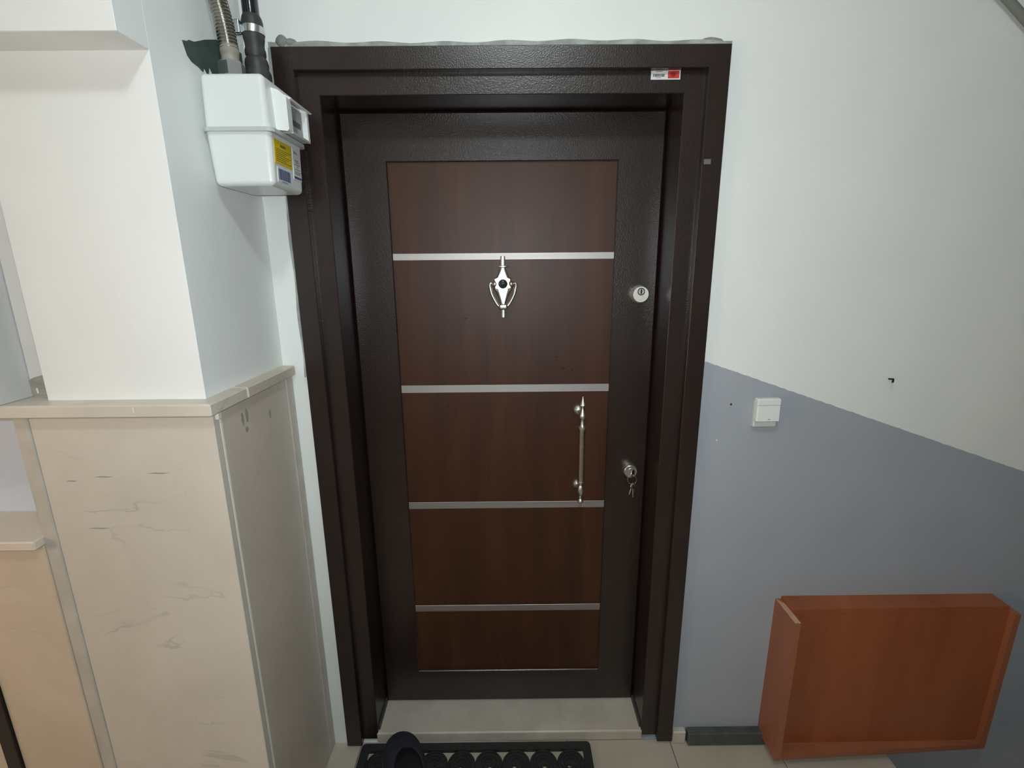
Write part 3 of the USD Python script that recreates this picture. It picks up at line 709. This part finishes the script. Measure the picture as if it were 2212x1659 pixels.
# ------------------------------------------------------------------ doormat and slipper
MT = thing('doormat', 'black rubber scroll doormat on the tiles before the door', 'doormat')
X0, X1, Y1, Y0 = -0.503, 0.274, 0.004, -0.500
outer = sg.box(X0 + 0.014, Y0 + 0.014, X1 - 0.014, Y1 - 0.014).buffer(0.014)
inner = sg.box(X0 + 0.027, Y0 + 0.027, X1 - 0.027, Y1 - 0.027)
obj('border', plate_z(outer.difference(inner), 0.001, 0.012), mat_rubber, MT)
pitch_x = (X1 - X0 - 0.054) / 8
rs = pitch_x / 2 + 0.0005
ny = 5
pitch_y = (Y1 - Y0 - 0.054) / ny
for j in range(ny):
    for i in range(8):
        px, py = X0 + 0.027 + pitch_x * (i + 0.5), Y1 - 0.027 - pitch_y * (j + 0.5)
        hole = sg.Point(0.004 * (-1) ** i, -0.012).buffer(0.0075, 6)
        disc = sg.Point(0, 0).buffer(rs, 10).difference(hole)
        parts = [plate_z(disc, 0.001, 0.008)]
        for rr in (rs - 0.002, rs - 0.013, rs - 0.024):
            ring = sg.Point(0, 0).buffer(rr, 10).difference(sg.Point(0, 0).buffer(rr - 0.0055, 10)).difference(hole)
            parts.append(plate_z(ring, 0.008, 0.0115))
        m = cat_(*parts)
        m.apply_transform(trimesh.transformations.rotation_matrix(rng.uniform(-0.3, 0.3), [0, 0, 1]))
        m.apply_translation([px, py, 0])
        obj('scroll', m, mat_rubber, MT)

sp2 = thing('slipper', 'dark navy slipper on the left of the black doormat', 'slipper')


def slipper():
    Ls = 0.285
    S = 1 - np.cos(np.linspace(0, PI, 41)); S = S / 2 * Ls
    def halfw(s):
        t = s / Ls
        e = (1 - abs(2 * t - 1) ** 2.9) ** (1 / 2.5)
        return (0.072 - 0.020 * t) * e
    def height(s):
        t = s / Ls
        return (0.024 + 0.052 * min(1, t / 0.36) ** 0.6) * (1 - max(0, t - 0.36) * 0.10) * (1 if t < 0.97 else 0.97)
    def alpha(s):
        t = s / Ls
        if t < 0.36: return 90.0
        return 90 - 42 * min(1, (t - 0.36) / 0.14) ** 0.5
    n = 14
    V, F = [], []
    def grid(rows, flip):
        base = len(V)
        for r in rows: V.extend(r)
        m, k = len(rows), len(rows[0])
        for i in range(m - 1):
            for j in range(k - 1):
                a, b, c, d_ = base + i * k + j, base + i * k + j + 1, base + (i + 1) * k + j + 1, base + (i + 1) * k + j
                F.extend([(a, b, c), (a, c, d_)] if not flip else [(a, c, b), (a, d_, c)])
    for sd in (-1, 1):
        out, inn_, rim = [], [], []
        for s_ in S:
            w_, h_, al = halfw(s_), height(s_), math.radians(alpha(s_))
            ro, ri = [], []
            for k in range(n + 1):
                a = al * k / n
                ro.append((sd * w_ * max(math.cos(a), 0) ** 0.8, -s_, 0.022 + (h_ - 0.0) * math.sin(a) ** 0.9))
                wi, hi = max(w_ - 0.005, 0), max(h_ - 0.005, 0.001)
                ri.append((sd * wi * max(math.cos(a), 0) ** 0.8, -s_, 0.022 + hi * math.sin(a) ** 0.9))
            out.append(ro); inn_.append(ri); rim.append([ro[-1], ri[-1]])
        grid(out, sd < 0); grid(inn_, sd > 0); grid(rim, sd < 0)
    up = trimesh.Trimesh(np.array(V), F, process=False)
    ol = sg.Polygon([(halfw(s_) + 0.003, -s_) for s_ in S] + [(-halfw(s_) - 0.003, -s_) for s_ in S[::-1]]).buffer(0)
    return up, ol


up, ol = slipper()
Tm = trimesh.transformations.translation_matrix([-0.384, 0.001, 0.0118]) @ trimesh.transformations.rotation_matrix(math.radians(27), [0, 0, 1])
up.apply_transform(Tm)
so = plate_z(ol, 0.0, 0.0225); so.apply_transform(Tm)
ins = plate_z(ol.buffer(-0.006), 0.0225, 0.026); ins.apply_transform(Tm)
obj('upper', up, slipper_cloth, sp2, smooth=50)
obj('sole', so, rubber, sp2)
obj('insole', ins, slipper_inside, sp2)

# ------------------------------------------------------------------ lamps (outside the picture)
cl_ = thing('unseen_ceiling_lamp', 'unseen lamp on the landing ceiling, lights the door wall and pillar', 'lamp')
obj('mounting_plate', lathe([(0.085, 2.94), (0.09, 2.955), (0.09, 2.98)], 32, 'z', (LAMP_POS[0], LAMP_POS[1], 0)), lamp_base, cl_, smooth=35)
sphere_light(str(cl_.GetPath()) + '/bulb', LAMP_POS, LAMP_R, LAMP_I, LAMP_COL)
wl_ = thing('unseen_warm_lamp', 'unseen warm lamp at the left end of the landing, lights the pillar and marble', 'lamp')
obj('bracket', box(-2.6, WARM_POS[0] - WARM_R, WARM_POS[1] - 0.02, WARM_POS[1] + 0.02, WARM_POS[2] - 0.02, WARM_POS[2] + 0.02, 0.004), lamp_base, wl_)
sphere_light(str(wl_.GetPath()) + '/bulb', WARM_POS, WARM_R, WARM_I, WARM_COL)
fl_ = UsdLux.DiskLight.Define(stage, '/World/unseen_camera_light')      # unseen small disc light at the camera, facing the way it looks
fl_.CreateRadiusAttr(CAMLIGHT_R); fl_.CreateIntensityAttr(CAMLIGHT_I); fl_.CreateColorAttr(Gf.Vec3f(*CAMLIGHT_COL))
MF = M.copy(); MF[3, :3] = CAMLIGHT_POS
fl_.AddTransformOp().Set(Gf.Matrix4d(*MF.ravel().tolist()))
